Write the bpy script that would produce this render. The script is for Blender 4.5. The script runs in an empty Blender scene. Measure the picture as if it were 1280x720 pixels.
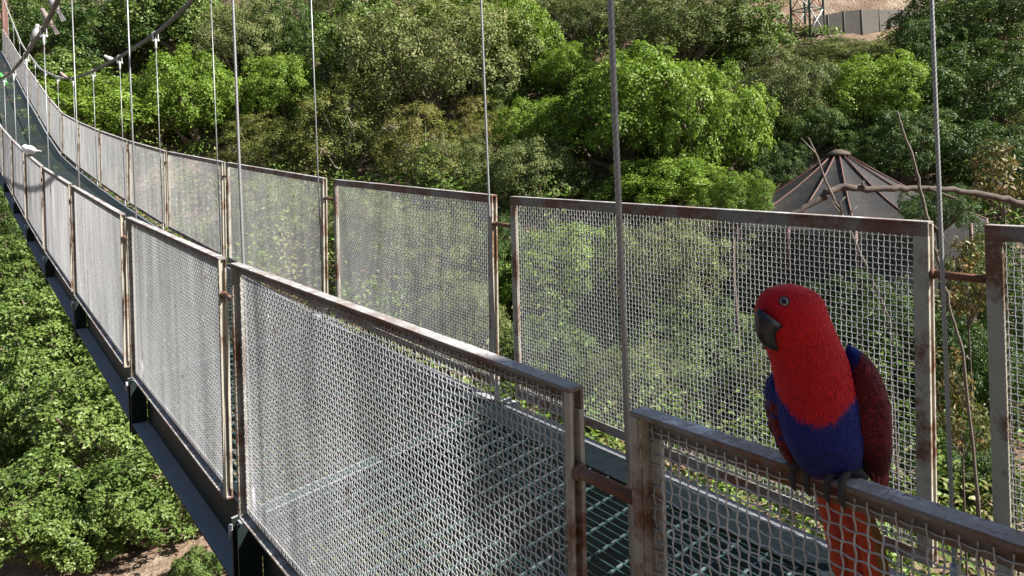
import bpy, math, random
import numpy as np
from mathutils import Vector, Matrix, Quaternion

SC = bpy.context.scene
COL = SC.collection
ZC = 8.0                      # camera height above the world's zero

# ------------------------------------------------------------------ camera
F_PX, CY, ROLL, TH = 937.5, 204.0, 0.0399, 0.6428
cam_d = bpy.data.cameras.new('camera')
cam = bpy.data.objects.new('camera', cam_d)
COL.objects.link(cam)
cam_d.sensor_width = 36.0
cam_d.lens = 36.0 * F_PX / 1280.0
cam_d.shift_y = -(360.0 - CY) / 1280.0
cam_d.clip_start = 0.05
cam_d.clip_end = 3000.0
cam.location = (0, 0, ZC)
cam.rotation_euler = (Matrix.Rotation(-TH, 3, 'Z') @ Matrix.Rotation(math.pi / 2, 3, 'X')
                      @ Matrix.Rotation(-ROLL, 3, 'Z')).to_euler()
SC.camera = cam

# ------------------------------------------------------------------ sky and sun
SUN_EL = math.radians(41.0)
SUN_AZ = math.radians(145.0)          # clockwise from +Y
sun_dir = Vector((math.sin(SUN_AZ) * math.cos(SUN_EL), math.cos(SUN_AZ) * math.cos(SUN_EL), math.sin(SUN_EL)))
world = bpy.data.worlds.new('World')
SC.world = world
world.use_nodes = True
wt = world.node_tree
bg = wt.nodes['Background']
sky = wt.nodes.new('ShaderNodeTexSky')
sky.sky_type = 'NISHITA'
sky.sun_disc = False
sky.sun_elevation = SUN_EL
sky.sun_rotation = SUN_AZ
wt.links.new(sky.outputs[0], bg.inputs[0])
bg.inputs[1].default_value = 0.05
sun_l = bpy.data.lights.new('sun', 'SUN')
sun_l.energy = 5.0
sun_l.angle = math.radians(0.55)
sun_l.color = (1.0, 0.965, 0.91)
sun_o = bpy.data.objects.new('sun', sun_l)
COL.objects.link(sun_o)
sun_o.location = (0, 0, 60)
sun_o.rotation_euler = sun_dir.to_track_quat('Z', 'Y').to_euler()
SC.view_settings.view_transform = 'Standard'
SC.view_settings.look = 'None'
SC.view_settings.exposure = 1.4
SC.view_settings.gamma = 1.0
SC.view_settings.use_curve_mapping = False
SC.cycles.max_bounces = 8
SC.cycles.transparent_max_bounces = 8
SC.cycles.use_adaptive_sampling = True

# ------------------------------------------------------------------ helpers
def ray(x, y):
    """photo pixel (1280x720) -> direction whose distance along the optical axis is one metre"""
    u, v = x - 640.0, y - CY
    cr, sr = math.cos(ROLL), math.sin(ROLL)
    R, Z = (u * cr - v * sr) / F_PX, -(u * sr + v * cr) / F_PX
    return Vector((R * math.cos(TH) + math.sin(TH), -R * math.sin(TH) + math.cos(TH), Z))

def at_depth(x, y, F):
    r = ray(x, y) * F
    return Vector((r.x, r.y, r.z + ZC))

def at_d(x, y, d):
    r = ray(x, y)
    r = r * (d / r.x)
    return Vector((r.x, r.y, r.z + ZC))

def mesh_np(name, V, F, mat=None, smooth=False, tint=None):
    V = np.asarray(V, dtype=np.float32).reshape(-1, 3)
    F = np.asarray(F, dtype=np.int32)
    k = F.shape[1]
    me = bpy.data.meshes.new(name)
    me.vertices.add(len(V)); me.vertices.foreach_set('co', V.ravel())
    me.loops.add(F.size); me.loops.foreach_set('vertex_index', F.ravel())
    me.polygons.add(len(F))
    me.polygons.foreach_set('loop_start', np.arange(0, F.size, k, dtype=np.int32))
    me.polygons.foreach_set('loop_total', np.full(len(F), k, dtype=np.int32))
    if smooth:
        me.polygons.foreach_set('use_smooth', np.ones(len(F), dtype=bool))
    if tint is not None:
        tint = np.asarray(tint, dtype=np.float32)
        if tint.ndim == 1:
            a = me.attributes.new('tint', 'FLOAT', 'FACE'); a.data.foreach_set('value', tint)
        else:
            a = me.attributes.new('col', 'FLOAT_COLOR', 'FACE')
            a.data.foreach_set('color', np.c_[tint, np.ones(len(tint))].astype(np.float32).ravel())
    me.update(calc_edges=True)
    if mat: me.materials.append(mat)
    return me

class MB:
    """collects boxes, tubes and lofts into one mesh"""
    def __init__(s): s.v = []; s.f = []; s.sm = []
    def add(s, vs, fs, smooth=False):
        o = len(s.v); s.v += [tuple(v) for v in vs]
        s.f += [tuple(i + o for i in f) for f in fs]; s.sm += [smooth] * len(fs)
        return s
    def box(s, lo, hi, M=None):
        x0, y0, z0 = lo; x1, y1, z1 = hi
        vs = [Vector(p) for p in ((x0,y0,z0),(x1,y0,z0),(x1,y1,z0),(x0,y1,z0),(x0,y0,z1),(x1,y0,z1),(x1,y1,z1),(x0,y1,z1))]
        if M is not None: vs = [M @ v for v in vs]
        return s.add(vs, [(0,3,2,1),(4,5,6,7),(0,1,5,4),(1,2,6,5),(2,3,7,6),(3,0,4,7)])
    def tube(s, pts, rad, n=8, cap=True):
        pts = [Vector(p) for p in pts]
        rad = list(rad) if hasattr(rad, '__len__') else [rad] * len(pts)
        o = len(s.v); t0 = (pts[1] - pts[0]).normalized()
        a = t0.orthogonal().normalized()
        vs = []; fs = []
        for i, p in enumerate(pts):
            t = (pts[min(i+1, len(pts)-1)] - pts[max(i-1, 0)]).normalized()
            a = (a - t * a.dot(t)); a = a.normalized() if a.length > 1e-6 else t.orthogonal().normalized()
            b = t.cross(a)
            for k in range(n):
                an = 2 * math.pi * k / n
                vs.append(p + (a * math.cos(an) + b * math.sin(an)) * rad[i])
        for i in range(len(pts) - 1):
            for k in range(n):
                k2 = (k + 1) % n
                fs.append((i*n+k, i*n+k2, (i+1)*n+k2, (i+1)*n+k))
        s.add(vs, fs, True)
        if cap:
            s.f.append(tuple(o + k for k in reversed(range(n)))); s.sm.append(False)
            s.f.append(tuple(o + (len(pts)-1)*n + k for k in range(n))); s.sm.append(False)
        return s
    def rings(s, rings, smooth=True, cap=True):
        o = len(s.v); n = len(rings[0]); vs = [p for r in rings for p in r]; fs = []
        for i in range(len(rings) - 1):
            for k in range(n):
                k2 = (k + 1) % n
                fs.append((i*n+k, i*n+k2, (i+1)*n+k2, (i+1)*n+k))
        s.add(vs, fs, smooth)
        if cap:
            s.f.append(tuple(o + k for k in reversed(range(n)))); s.sm.append(smooth)
            s.f.append(tuple(o + (len(rings)-1)*n + k for k in range(n))); s.sm.append(smooth)
        return s
    def mesh(s, name, mat):
        me = bpy.data.meshes.new(name)
        me.from_pydata(s.v, [], s.f)
        me.polygons.foreach_set('use_smooth', s.sm)
        me.update()
        if mat: me.materials.append(mat)
        return me
    def build(s, name, mat, parent=None): return obj(name, s.mesh(name, mat), parent)

def obj(name, data, parent=None, loc=None):
    o = bpy.data.objects.new(name, data); COL.objects.link(o)
    if loc is not None: o.location = loc
    if parent is not None: o.parent = parent
    return o

def tag(o, label=None, cat=None, group=None, kind=None):
    if label: o['label'] = label
    if cat: o['category'] = cat
    if group: o['group'] = group
    if kind: o['kind'] = kind
    return o

def empty(name, loc):
    o = obj(name, None, None, loc); o.empty_display_size = 0.2; return o

def bevel(o, w=0.0015, seg=1):
    m = o.modifiers.new('bevel', 'BEVEL'); m.width = w; m.segments = seg; m.limit_method = 'ANGLE'; return o

# ------------------------------------------------------------------ materials
def new_mat(name):
    m = bpy.data.materials.new(name); m.use_nodes = True
    nt = m.node_tree; p = nt.nodes['Principled BSDF']
    return m, nt, p
def N(nt, t, **kw):
    n = nt.nodes.new(t)
    for k, v in kw.items():
        if hasattr(n, k): setattr(n, k, v)
        else: n.inputs[k.replace('_', ' ')].default_value = v
    return n
def noise(nt, scale, detail=4, rough=0.6, coord='Object', vec=None, stretch=None):
    if vec is None:
        tc = N(nt, 'ShaderNodeTexCoord'); vec = tc.outputs[coord]
    if stretch:
        mp = N(nt, 'ShaderNodeMapping'); mp.inputs['Scale'].default_value = stretch
        nt.links.new(vec, mp.inputs[0]); vec = mp.outputs[0]
    n = N(nt, 'ShaderNodeTexNoise'); n.inputs['Scale'].default_value = scale
    n.inputs['Detail'].default_value = detail; n.inputs['Roughness'].default_value = rough
    nt.links.new(vec, n.inputs['Vector'])
    return n.outputs['Fac']
def ramp(nt, fac, stops):
    r = N(nt, 'ShaderNodeValToRGB'); el = r.color_ramp.elements
    while len(el) < len(stops): el.new(0.5)
    for e, (p, c) in zip(el, stops):
        e.position = p; e.color = (c[0], c[1], c[2], 1) if hasattr(c, '__len__') else (c, c, c, 1)
    nt.links.new(fac, r.inputs[0]); return r.outputs[0]
def mix(nt, fac, a, b, mode='MIX'):
    m = N(nt, 'ShaderNodeMix', data_type='RGBA', blend_type=mode)
    for sock, v in ((m.inputs['Factor'], fac), (m.inputs['A'], a), (m.inputs['B'], b)):
        if isinstance(v, (int, float)): sock.default_value = v
        elif isinstance(v, tuple): sock.default_value = (*v, 1)
        else: nt.links.new(v, sock)
    return m.outputs['Result']
def math_n(nt, op, a, b=None):
    m = N(nt, 'ShaderNodeMath', operation=op)
    for i, v in enumerate((a, b)):
        if v is None: continue
        if isinstance(v, (int, float)): m.inputs[i].default_value = v
        else: nt.links.new(v, m.inputs[i])
    return m.outputs[0]
def bump(nt, p, h, strength=0.3, dist=0.01):
    b = N(nt, 'ShaderNodeBump'); b.inputs['Strength'].default_value = strength; b.inputs['Distance'].default_value = dist
    nt.links.new(h, b.inputs['Height']); nt.links.new(b.outputs[0], p.inputs['Normal'])
def world_pos(nt):
    return N(nt, 'ShaderNodeNewGeometry').outputs['Position']

def steel(name, base=(0.20, 0.18, 0.16), rust_lo=0.475, droppings=True):
    """weathered galvanised steel: rust blotches, pale dust and droppings that settle on the top faces"""
    m, nt, p = new_mat(name)
    pos = world_pos(nt)
    big = noise(nt, 5.0, 5, 0.65, vec=pos); fine = noise(nt, 60.0, 4, 0.7, vec=pos)
    rust = ramp(nt, math_n(nt, 'ADD', math_n(nt, 'MULTIPLY', big, 0.75), math_n(nt, 'MULTIPLY', fine, 0.25)),
                [(rust_lo - .02, 0.0), (rust_lo + .09, 1.0)])
    grey = mix(nt, noise(nt, 25, 5, .7, vec=pos), tuple(c * .75 for c in base), tuple(min(1, c * 1.2) for c in base))
    rc = mix(nt, noise(nt, 90, 3, .7, vec=pos), (0.085, 0.040, 0.026), (0.20, 0.095, 0.055))
    c = mix(nt, rust, grey, rc)
    if droppings:
        geo = N(nt, 'ShaderNodeNewGeometry'); sx = N(nt, 'ShaderNodeSeparateXYZ'); nt.links.new(geo.outputs['Normal'], sx.inputs[0])
        up = ramp(nt, sx.outputs['Z'], [(0.7, 0.0), (0.95, 1.0)])
        spots = ramp(nt, noise(nt, 16, 6, .75, vec=pos), [(0.515, 0.0), (0.60, 1.0)])
        dust = mix(nt, noise(nt, 30, 4, .7, vec=pos), (0.25, 0.245, 0.235), (0.40, 0.39, 0.375))
        top = mix(nt, spots, dust, (0.62, 0.61, 0.60))
        top = mix(nt, ramp(nt, noise(nt, 120, 2, .5, vec=pos), [(0.60, 0.0), (0.66, 1.0)]), top, (0.22, 0.20, 0.18))
        c = mix(nt, up, c, mix(nt, math_n(nt, 'MULTIPLY', rust, 0.45), top, rc))
    nt.links.new(c, p.inputs['Base Color'])
    p.inputs['Roughness'].default_value = 0.68
    p.inputs['Specular IOR Level'].default_value = 0.2
    bump(nt, p, fine, 0.35, 0.002)
    return m

def plain(name, col, rough=0.6, metal=0.0, var=0.25, scale=20, bmp=0.15, spec=0.4):
    m, nt, p = new_mat(name)
    pos = world_pos(nt); n1 = noise(nt, scale, 5, .65, vec=pos)
    nt.links.new(mix(nt, n1, tuple(c * (1 - var) for c in col), tuple(min(1, c * (1 + var)) for c in col)), p.inputs['Base Color'])
    p.inputs['Roughness'].default_value = rough; p.inputs['Metallic'].default_value = metal
    p.inputs['Specular IOR Level'].default_value = spec
    if bmp: bump(nt, p, n1, bmp, 0.004)
    return m

def leaf_mat(name, stops, rough=0.42, trans=0.30, spec=0.28):
    m, nt, p = new_mat(name)
    a = N(nt, 'ShaderNodeAttribute', attribute_name='tint')
    oi = N(nt, 'ShaderNodeObjectInfo')
    t = math_n(nt, 'ADD', a.outputs['Fac'], math_n(nt, 'MULTIPLY', math_n(nt, 'SUBTRACT', oi.outputs['Random'], 0.5), 0.30))
    c = ramp(nt, t, stops)
    nt.links.new(c, p.inputs['Base Color'])
    p.inputs['Roughness'].default_value = rough
    p.inputs['Specular IOR Level'].default_value = spec
    tr = N(nt, 'ShaderNodeBsdfTranslucent')
    nt.links.new(mix(nt, 0.5, c, (1.0, 1.0, 0.45), 'MULTIPLY'), tr.inputs[0])
    ms = N(nt, 'ShaderNodeMixShader'); ms.inputs[0].default_value = trans
    nt.links.new(p.outputs[0], ms.inputs[1]); nt.links.new(tr.outputs[0], ms.inputs[2])
    nt.links.new(ms.outputs[0], nt.nodes['Material Output'].inputs[0])
    return m

M = {}
M['steel'] = steel('weathered_steel')
M['post'] = steel('post_steel', base=(0.36, 0.33, 0.27), rust_lo=0.515)
M['rust'] = steel('rusty_steel', base=(0.25, 0.18, 0.14), rust_lo=0.40, droppings=False)
def wire_mat():
    m, nt, p = new_mat('galvanised_wire')
    pos = world_pos(nt)
    st = noise(nt, 3.0, 5, .6, vec=pos, stretch=(2.5, 2.5, .35)); sp = noise(nt, 26, 3, .6, vec=pos)
    c = mix(nt, ramp(nt, st, [(.32, 0.0), (.68, 1.0)]), (.27, .27, .27), (.50, .502, .505))
    c = mix(nt, ramp(nt, sp, [(.63, 0.0), (.70, 1.0)]), c, (.62, .61, .60))
    c = mix(nt, ramp(nt, noise(nt, 8, 4, .7, vec=pos), [(.64, 0.0), (.72, 1.0)]), c, (.20, .13, .09))
    nt.links.new(c, p.inputs['Base Color']); p.inputs['Roughness'].default_value = .42; p.inputs['Metallic'].default_value = .2
    return m
M['wire'] = wire_mat()
M['rope'] = plain('wire_rope_steel', (0.27, 0.27, 0.27), 0.45, 0.5, 0.25, 60, 0)
M['clamp'] = plain('zinc_clamp', (0.45, 0.45, 0.44), 0.4, 0.2, 0.15, 40, 0)
M['cable_dark'] = plain('dark_cable_tone', (0.075, 0.073, 0.070), 0.55, 0.2, 0.35, 40, .2)
M['cable_pale'] = plain('sunlit_cable_tone', (0.33, 0.31, 0.28), 0.55, 0.2, 0.3, 40, .2)  # far stretch coloured pale to stand in for sunlight on the same cable
M['girder'] = plain('dark_green_girder_paint', (0.020, 0.027, 0.029), 0.5, 0, 0.4, 9, .12)
def girder_mat():
    m, nt, p = new_mat('dark_green_girder_paint')
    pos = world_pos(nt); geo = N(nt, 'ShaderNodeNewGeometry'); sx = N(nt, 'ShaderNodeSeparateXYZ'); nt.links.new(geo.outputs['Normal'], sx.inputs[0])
    up = ramp(nt, sx.outputs['Z'], [(0.6, 0.0), (0.9, 1.0)])  # upward faces painted pale: dust, lifted further to stand in for sky light
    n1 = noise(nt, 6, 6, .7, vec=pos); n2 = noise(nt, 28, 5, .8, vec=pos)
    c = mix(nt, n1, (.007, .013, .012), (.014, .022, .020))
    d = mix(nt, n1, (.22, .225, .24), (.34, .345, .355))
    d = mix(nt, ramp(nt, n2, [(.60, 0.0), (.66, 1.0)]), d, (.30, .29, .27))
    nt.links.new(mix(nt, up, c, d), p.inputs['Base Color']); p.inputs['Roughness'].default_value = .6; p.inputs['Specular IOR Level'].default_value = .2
    bump(nt, p, n2, .2, .003)
    return m
M['girder'] = girder_mat()
M['grate'] = plain('teal_grating_paint', (0.026, 0.058, 0.056), 0.42, 0.1, 0.4, 30, .2)
M['plate'] = plain('blue_green_deck_plate', (0.013, 0.021, 0.024), 0.85, 0.0, 0.9, 26, .3, .15)
M['rod'] = plain('worn_grating_rod', (0.13, 0.165, 0.165), 0.4, 0.2, 0.6, 40, .2)
M['bark'] = plain('grey_brown_bark', (0.12, 0.09, 0.065), 0.85, 0, 0.45, 14, .6)
M['dead'] = plain('dry_grey_brown_wood', (0.085, 0.064, 0.050), 0.85, 0, 0.5, 45, .9)
M['pale_twig'] = plain('pale_dry_twig', (0.20, 0.165, 0.125), 0.8, 0, 0.45, 30, .5)
M['dead_pale'] = plain('weathered_stick', (0.14, 0.115, 0.09), 0.85, 0, 0.5, 60, .8)
M['redpost'] = plain('red_brown_pylon_paint', (0.14, 0.062, 0.045), 0.6, 0, 0.3, 6, .2)
M['tower_green'] = plain('dark_green_tower_paint', (0.03, 0.085, 0.075), 0.5, 0, 0.3, 8, .1)
M['tower_red'] = plain('red_tower_paint', (0.30, 0.10, 0.07), 0.5, 0, 0.3, 8, .1)
M['tower_white'] = plain('pale_tower_paint', (0.6, 0.6, 0.58), 0.5, 0, 0.2, 8, .1)
M['rib_red'] = plain('red_lead_aviary_rib', (0.13, 0.062, 0.048), 0.6, 0, 0.35, 12, .1)

LEAF = {
 'bright': leaf_mat('bright_green_leaves', [(0.0, (.085, .140, .018)), (.45, (.170, .265, .034)), (.8, (.25, .360, .055)), (1.0, (.35, .43, .11))], .45, .38),
 'olive': leaf_mat('grey_olive_leaves', [(0.0, (.075, .105, .030)), (.45, (.145, .180, .055)), (.8, (.22, .245, .085)), (1.0, (.32, .32, .15))], .5, .28),
 'dry': leaf_mat('dry_yellowish_leaves', [(0.0, (.080, .120, .025)), (.45, (.175, .195, .045)), (.8, (.29, .255, .080)), (1.0, (.42, .30, .13))], .5, .3),
 'dark': leaf_mat('dark_evergreen_leaves', [(0.0, (.026, .052, .012)), (.45, (.066, .118, .024)), (.8, (.115, .180, .040)), (1.0, (.19, .24, .08))], .45, .28),
 'fresh': leaf_mat('mid_green_glossy_leaves', [(0.0, (.065, .110, .022)), (.45, (.130, .195, .042)), (.8, (.20, .270, .072)), (1.0, (.32, .36, .15))], .40, .32, .34),
}

# ------------------------------------------------------------------ ground
def fbm(x, y):
    return (np.sin(x * .31 + 1.3 * np.sin(y * .23)) + np.sin(y * .37 + 1.1 * np.sin(x * .29 + 2)) ) * .35 \
         + (np.sin(x * .83 + y * .41) + np.sin(y * .97 - x * .53 + 1.7)) * .14
def terrain(x, y):
    """ground height relative to the camera"""
    m = .75 * x + .66 * y
    z = np.interp(m, [-60, -2, 0.6, 1.2, 5.5, 9, 15, 24, 60, 90, 200], [3, -1.2, -1.7, -2.2, -6.4, -7.0, -6.6, -3.4, 22.5, 36, 44])
    amp = np.clip((m - 4) / 8, 0, 1)
    z = z + fbm(x, y) * amp
    return z

def ground():
    xs = np.concatenate([np.arange(-90, -12, 6), np.arange(-12, 44, .8), np.arange(44, 150, 5)])
    ys = np.concatenate([np.arange(-70, -10, 6), np.arange(-10, 66, .8), np.arange(66, 190, 5)])
    X, Y = np.meshgrid(xs, ys)
    rng = np.random.default_rng(3)
    Z = terrain(X, Y) + rng.normal(0, .035, X.shape) * (X * .75 + Y * .66 > 4)
    V = np.stack([X, Y, Z + ZC], -1).reshape(-1, 3)
    nx, ny = len(xs), len(ys)
    i = np.arange(nx * ny).reshape(ny, nx)
    F = np.stack([i[:-1, :-1], i[:-1, 1:], i[1:, 1:], i[1:, :-1]], -1).reshape(-1, 4)
    m, nt, p = new_mat('dry_earth')
    pos = world_pos(nt)
    a = noise(nt, .9, 8, .65, vec=pos); b = noise(nt, 7, 6, .7, vec=pos)
    c = ramp(nt, a, [(.30, (.090, .060, .040)), (.48, (.20, .135, .088)), (.62, (.30, .235, .165)), (.8, (.36, .295, .215))])
    c = mix(nt, ramp(nt, b, [(.45, 0.0), (.68, 1.0)]), c, (.17, .10, .06))
    vo = N(nt, 'ShaderNodeTexVoronoi'); vo.inputs['Scale'].default_value = 9; nt.links.new(pos, vo.inputs['Vector'])
    nt.links.new(c, p.inputs['Base Color']); p.inputs['Roughness'].default_value = .95
    bump(nt, p, math_n(nt, 'ADD', b, math_n(nt, 'MULTIPLY', vo.outputs['Distance'], .5)), .8, .12)
    g = obj('ground', mesh_np('ground', V, F, m, True)); tag(g, kind='structure')
ground()

# ------------------------------------------------------------------ the suspension bridge
JS = [-1.21, .93, 3.08, 5.26, 7.84, 10.40, 12.95, 15.65, 18.4, 21.2, 24.0, 26.8, 29.6, 32.4, 35.2, 38.0, 40.8, 43.6]
JZ = [-.425, -.403, -.342, -.232, -.034, .180, .450, .772, 1.13, 1.545, 2.17, 2.90, 3.62, 4.36, 5.12, 5.90, 6.66, 7.42]
DN, DF, RW, GAP = .858, 2.224, .035, .15
def bank(s): return .19 - .0035 * max(s, 0)
def top_z(side, k): return JZ[k] + (bank(JS[k]) if side == 'f' else 0.0) + ZC
def top_at(side, s):
    z = float(np.interp(s, JS, JZ)); return z + (bank(s) if side == 'f' else 0.0) + ZC

bridge = empty('suspension_bridge', (1.55, .9, ZC - 1.45))
tag(bridge, 'steel suspension footbridge with wire mesh side panels and green grating deck', 'bridge')
BO = Vector(bridge.location)
def bpart(name, me, loc=(0, 0, 0), rx=0.0):
    o = obj(name, me, bridge, Vector(loc) - BO)
    o.rotation_euler = (rx, 0, 0); return o

def crimped(L, H, pitch, r, amp, crimp=True):
    """woven wire: every wire a four-sided tube that bends over and under the wires it crosses"""
    ny, nz = int(round(L / pitch)), int(round(H / pitch))
    py, pz = L / ny, H / nz
    Vs, Fs = [], []; off = 0
    ang = np.array([math.pi/4 + i * math.pi/2 for i in range(4)]) if crimp else np.array([math.pi/2 + i * 2*math.pi/3 for i in range(3)])
    n = len(ang)
    for axis, (cnt, ln, step, cross, cstep) in enumerate(((ny, H, py, nz, pz), (nz, L, pz, ny, py))):
        for i in range(cnt):
            c = (i + .5) * step
            if crimp:
                t = np.arange(0, 2 * cross + 1) * (cstep / 2)          # crossings sit at the odd samples
                w = np.zeros(len(t)); j = np.arange(cross)
                w[1::2] = amp * np.where((i + j) % 2 == 0, 1, -1) * (1 if axis == 0 else -1)
                side = np.zeros(len(t)); side[1::2] = 0; side[0::2] = .0009 * np.where((i + np.arange(cross + 1)) % 2 == 0, 1, -1)
            else:
                t = np.array([0, ln / 2, ln]); w = np.zeros(3) + (r if axis == 0 else -r); side = np.zeros(3)
            m = len(t)
            ca, sa = np.cos(ang) * r, np.sin(ang) * r
            X = w[:, None] + ca[None, :]
            A = c + side[:, None] + sa[None, :]
            B = np.repeat(t[:, None], n, 1)
            P = np.stack([X, A, B], -1) if axis == 0 else np.stack([X, B, A], -1)
            Vs.append(P.reshape(-1, 3))
            idx = off + np.arange(m * n).reshape(m, n)
            a, b = idx[:-1], idx[1:]
            q = np.stack([a, np.roll(a, -1, 1), np.roll(b, -1, 1), b], -1).reshape(-1, 4)
            Fs.append(q if axis == 0 else q[:, ::-1]); off += m * n
    return np.concatenate(Vs), np.concatenate(Fs)

FH = 1.0                                     # height of a railing panel
wire_cache = {}
def wire_mesh(L):
    near = L < 2.2
    key = 'near' if near else round(L, 2)
    if key not in wire_cache:
        if near: V, F = crimped(1.955, .955, .0174, .00132, .0020)
        else: V, F = crimped(L - .045, .955, .019, .00128, .002, False)
        y, z = V[:, 1] / L, V[:, 2]
        V = V.copy()
        V[:, 0] += (.0035 * np.sin(y * 5.1 + 1) * np.sin(z * 3.9 + .5) + .0018 * np.sin(y * 17 + z * 9)) * np.sin(np.pi * np.clip(y, 0, 1)) * np.sin(np.pi * np.clip(z, 0, 1))
        V[:, 1] += .0005 * np.sin(z * 11 + y * 23) + .0003 * np.sin(z * 31 + y * 7)
        V[:, 2] += .0005 * np.sin(y * 19 + z * 13) + .0003 * np.sin(y * 47)
        wire_cache[key] = mesh_np('railing_panel', V, F, M['wire'], True)
    return wire_cache[key]

def rail_profile(L, side):
    """flat top leg with a vertical leg on the walkway side; x is measured from the outer face"""
    s = 1 if side == 'n' else -1
    def X(a, b): return (min(s*a, s*b), max(s*a, s*b))
    out = {}
    x0, x1 = X(0, RW); v0, v1 = X(RW - .007, RW)
    t = MB(); t.box((x0, 0, FH - .008), (x1, L, FH)); t.box((v0, .0, FH - .042), (v1, L, FH - .0082)); out['top_rail'] = t
    b = MB(); b.box((x0, 0.0, 0), (x1, L, .008)); b.box((v0, 0, .0082), (v1, L, .040)); out['bottom_rail'] = b
    for nm, y0, y1, fy in (('start', 0.0, .042, 0.0), ('end', L - .042, L, L)):
        p = MB(); lo, hi = .0084, FH - .0084
        f0, f1 = X(0, .0085); g0, g1 = X(.0087, RW - .0107); h0, h1 = X(RW - .0105, RW)
        dy = .008
        # channel: two flanges proud of a recessed web that faces the gap
        ya, yb = (y0, y0 + .016) if nm == 'start' else (y1 - .016, y1)
        p.box((f0, ya, lo), (f1, yb, hi))
        ya, yb = (y0, y1) if nm == 'start' else (y0, y1)
        p.box((h0, ya, lo + .032), (h1, yb, hi - .034))
        ya, yb = (y0 + .014, y0 + .020) if nm == 'start' else (y1 - .020, y1 - .014)
        p.box((g0, ya, lo), (g1, yb, hi))
        out[nm] = p
    return out

frame_cache = {}
def railing(side, k):
    s0, s1 = JS[k] + GAP / 2, JS[k + 1] - GAP / 2
    z0, z1 = top_z(side, k), top_z(side, k + 1)
    sl = (z1 - z0) / (JS[k + 1] - JS[k]); ang = math.atan(sl)
    L = (s1 - s0) / math.cos(ang)
    L = 1.995 if L < 2.2 else round(L, 2)
    nrm = Vector((0, -math.sin(ang), math.cos(ang)))
    org = Vector((DN if side == 'n' else DF + RW, s0, z0 + sl * GAP / 2)) - nrm * FH
    wx = (RW - .0115) * (1 if side == 'n' else -1)
    o = bpart('railing_panel', wire_mesh(L), org + Vector((wx, 0, 0)) + Matrix.Rotation(ang, 3, 'X') @ Vector((0, .02, .022)), ang)
    key = (side, L)
    if key not in frame_cache:
        frame_cache[key] = {n: b.mesh({'start': 'end_post', 'end': 'end_post'}.get(n, n), M['post'] if n in ('start', 'end') else M['steel'])
                            for n, b in rail_profile(L, side).items()}
    for n, me in frame_cache[key].items():
        c = obj({'start': 'end_post', 'end': 'end_post'}.get(n, n), me, o, (-wx, -.02, -.022))
        if k < 4: bevel(c, .0012)
    return o

NP = len(JS) - 1
for side in 'nf':
    for k in range(NP): railing(side, k)

# rods that tie neighbouring panels together
rod_me = {}
for side in 'nf':
    for k in range(1, NP):
        s = JS[k]; d = DN + RW * .5 if side == 'n' else DF + RW * .5
        z = top_z(side, k) - .15
        sl = (JZ[min(k+1, NP)] - JZ[k-1]) / (JS[min(k+1, NP)] - JS[k-1])
        b = MB(); h = GAP / 2 + .006
        b.tube([(0, -h, -h*sl), (0, h, h*sl)], .0115, 12)
        for e in (-1, 1):
            b.tube([(0, e*(h-.004), e*(h-.004)*sl), (0, e*(h-.013), e*(h-.013)*sl)], [.017, .013], 10)
        bpart('connecting_rod', b.mesh('connecting_rod', M['rust']), (d, s, z))

# grating deck
def deck_pt(k, a, d, h):
    """a: 0..1 along panel k, d: distance from the camera's line, h: above the deck surface"""
    za = top_z('n', k) + (top_z('n', k+1) - top_z('n', k)) * a
    fa = top_z('f', k) + (top_z('f', k+1) - top_z('f', k)) * a
    t = (d - DN) / (DF - DN)
    return Vector((d, JS[k] + (JS[k+1] - JS[k]) * a, za + (fa - za) * t - 1.035 + h))
def deck_bar(mb, k, a0, a1, d0, d1, h0, h1):
    vs = [deck_pt(k, a, d, h) for h in (h0, h1) for (a, d) in ((a0, d0), (a0, d1), (a1, d1), (a1, d0))]
    mb.add([v - deck_pt(k, 0, DN, 0) for v in vs], [(0,3,2,1),(4,5,6,7),(0,1,5,4),(1,2,6,5),(2,3,7,6),(3,0,4,7)])
D0, D1 = .955, 2.135
for k in range(NP):
    mb = MB(); rods = MB(); L = JS[k+1] - JS[k]
    nb = 36 if k < 8 else 24
    e = .012 / L
    for i in range(nb):
        d = D0 + (D1 - D0) * (i + .5) / nb
        deck_bar(mb, k, e, 1 - e, d - .0022, d + .0022, -.030, 0)
    nc = int(L / .10)
    for j in range(1, nc):
        a = j / nc
        if k < 4:      # twisted square cross rods
            for q in range(30):
                da, db = D0 + (D1-D0)*q/30, D0 + (D1-D0)*(q+.62)/30
                deck_bar(rods, k, a - .0035/L, a + .0035/L, da, db, .001, .0032)
            deck_bar(mb, k, a - .0025/L, a + .0025/L, D0, D1, -.006, .0008)
        else:
            deck_bar(rods, k, a - .004/L, a + .004/L, D0, D1, .0006, .003)
    for a in (e, 1 - e): deck_bar(mb, k, a - .004/L, a + .004/L, D0, D1, -.034, .003)
    o = bpart('deck_grating', mb.mesh('deck_grating', M['grate']), deck_pt(k, 0, DN, 0))
    rods.build('cross_rods', M['rod'], o)['kind'] = 'stuff'
    for d0, d1 in ((D1 + .003, D1 + .028), (D0 - .028, D0 - .003)):
        b = MB(); deck_bar(b, k, .004, .996, d0, d1, -.045, .006); b.build('edge_angle', M['plate'], o)
    b = MB(); deck_bar(b, k, .006, .994, D1 - .105, D1, .0045, .0085); b.build('edge_plate', M['plate'], o)

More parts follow.
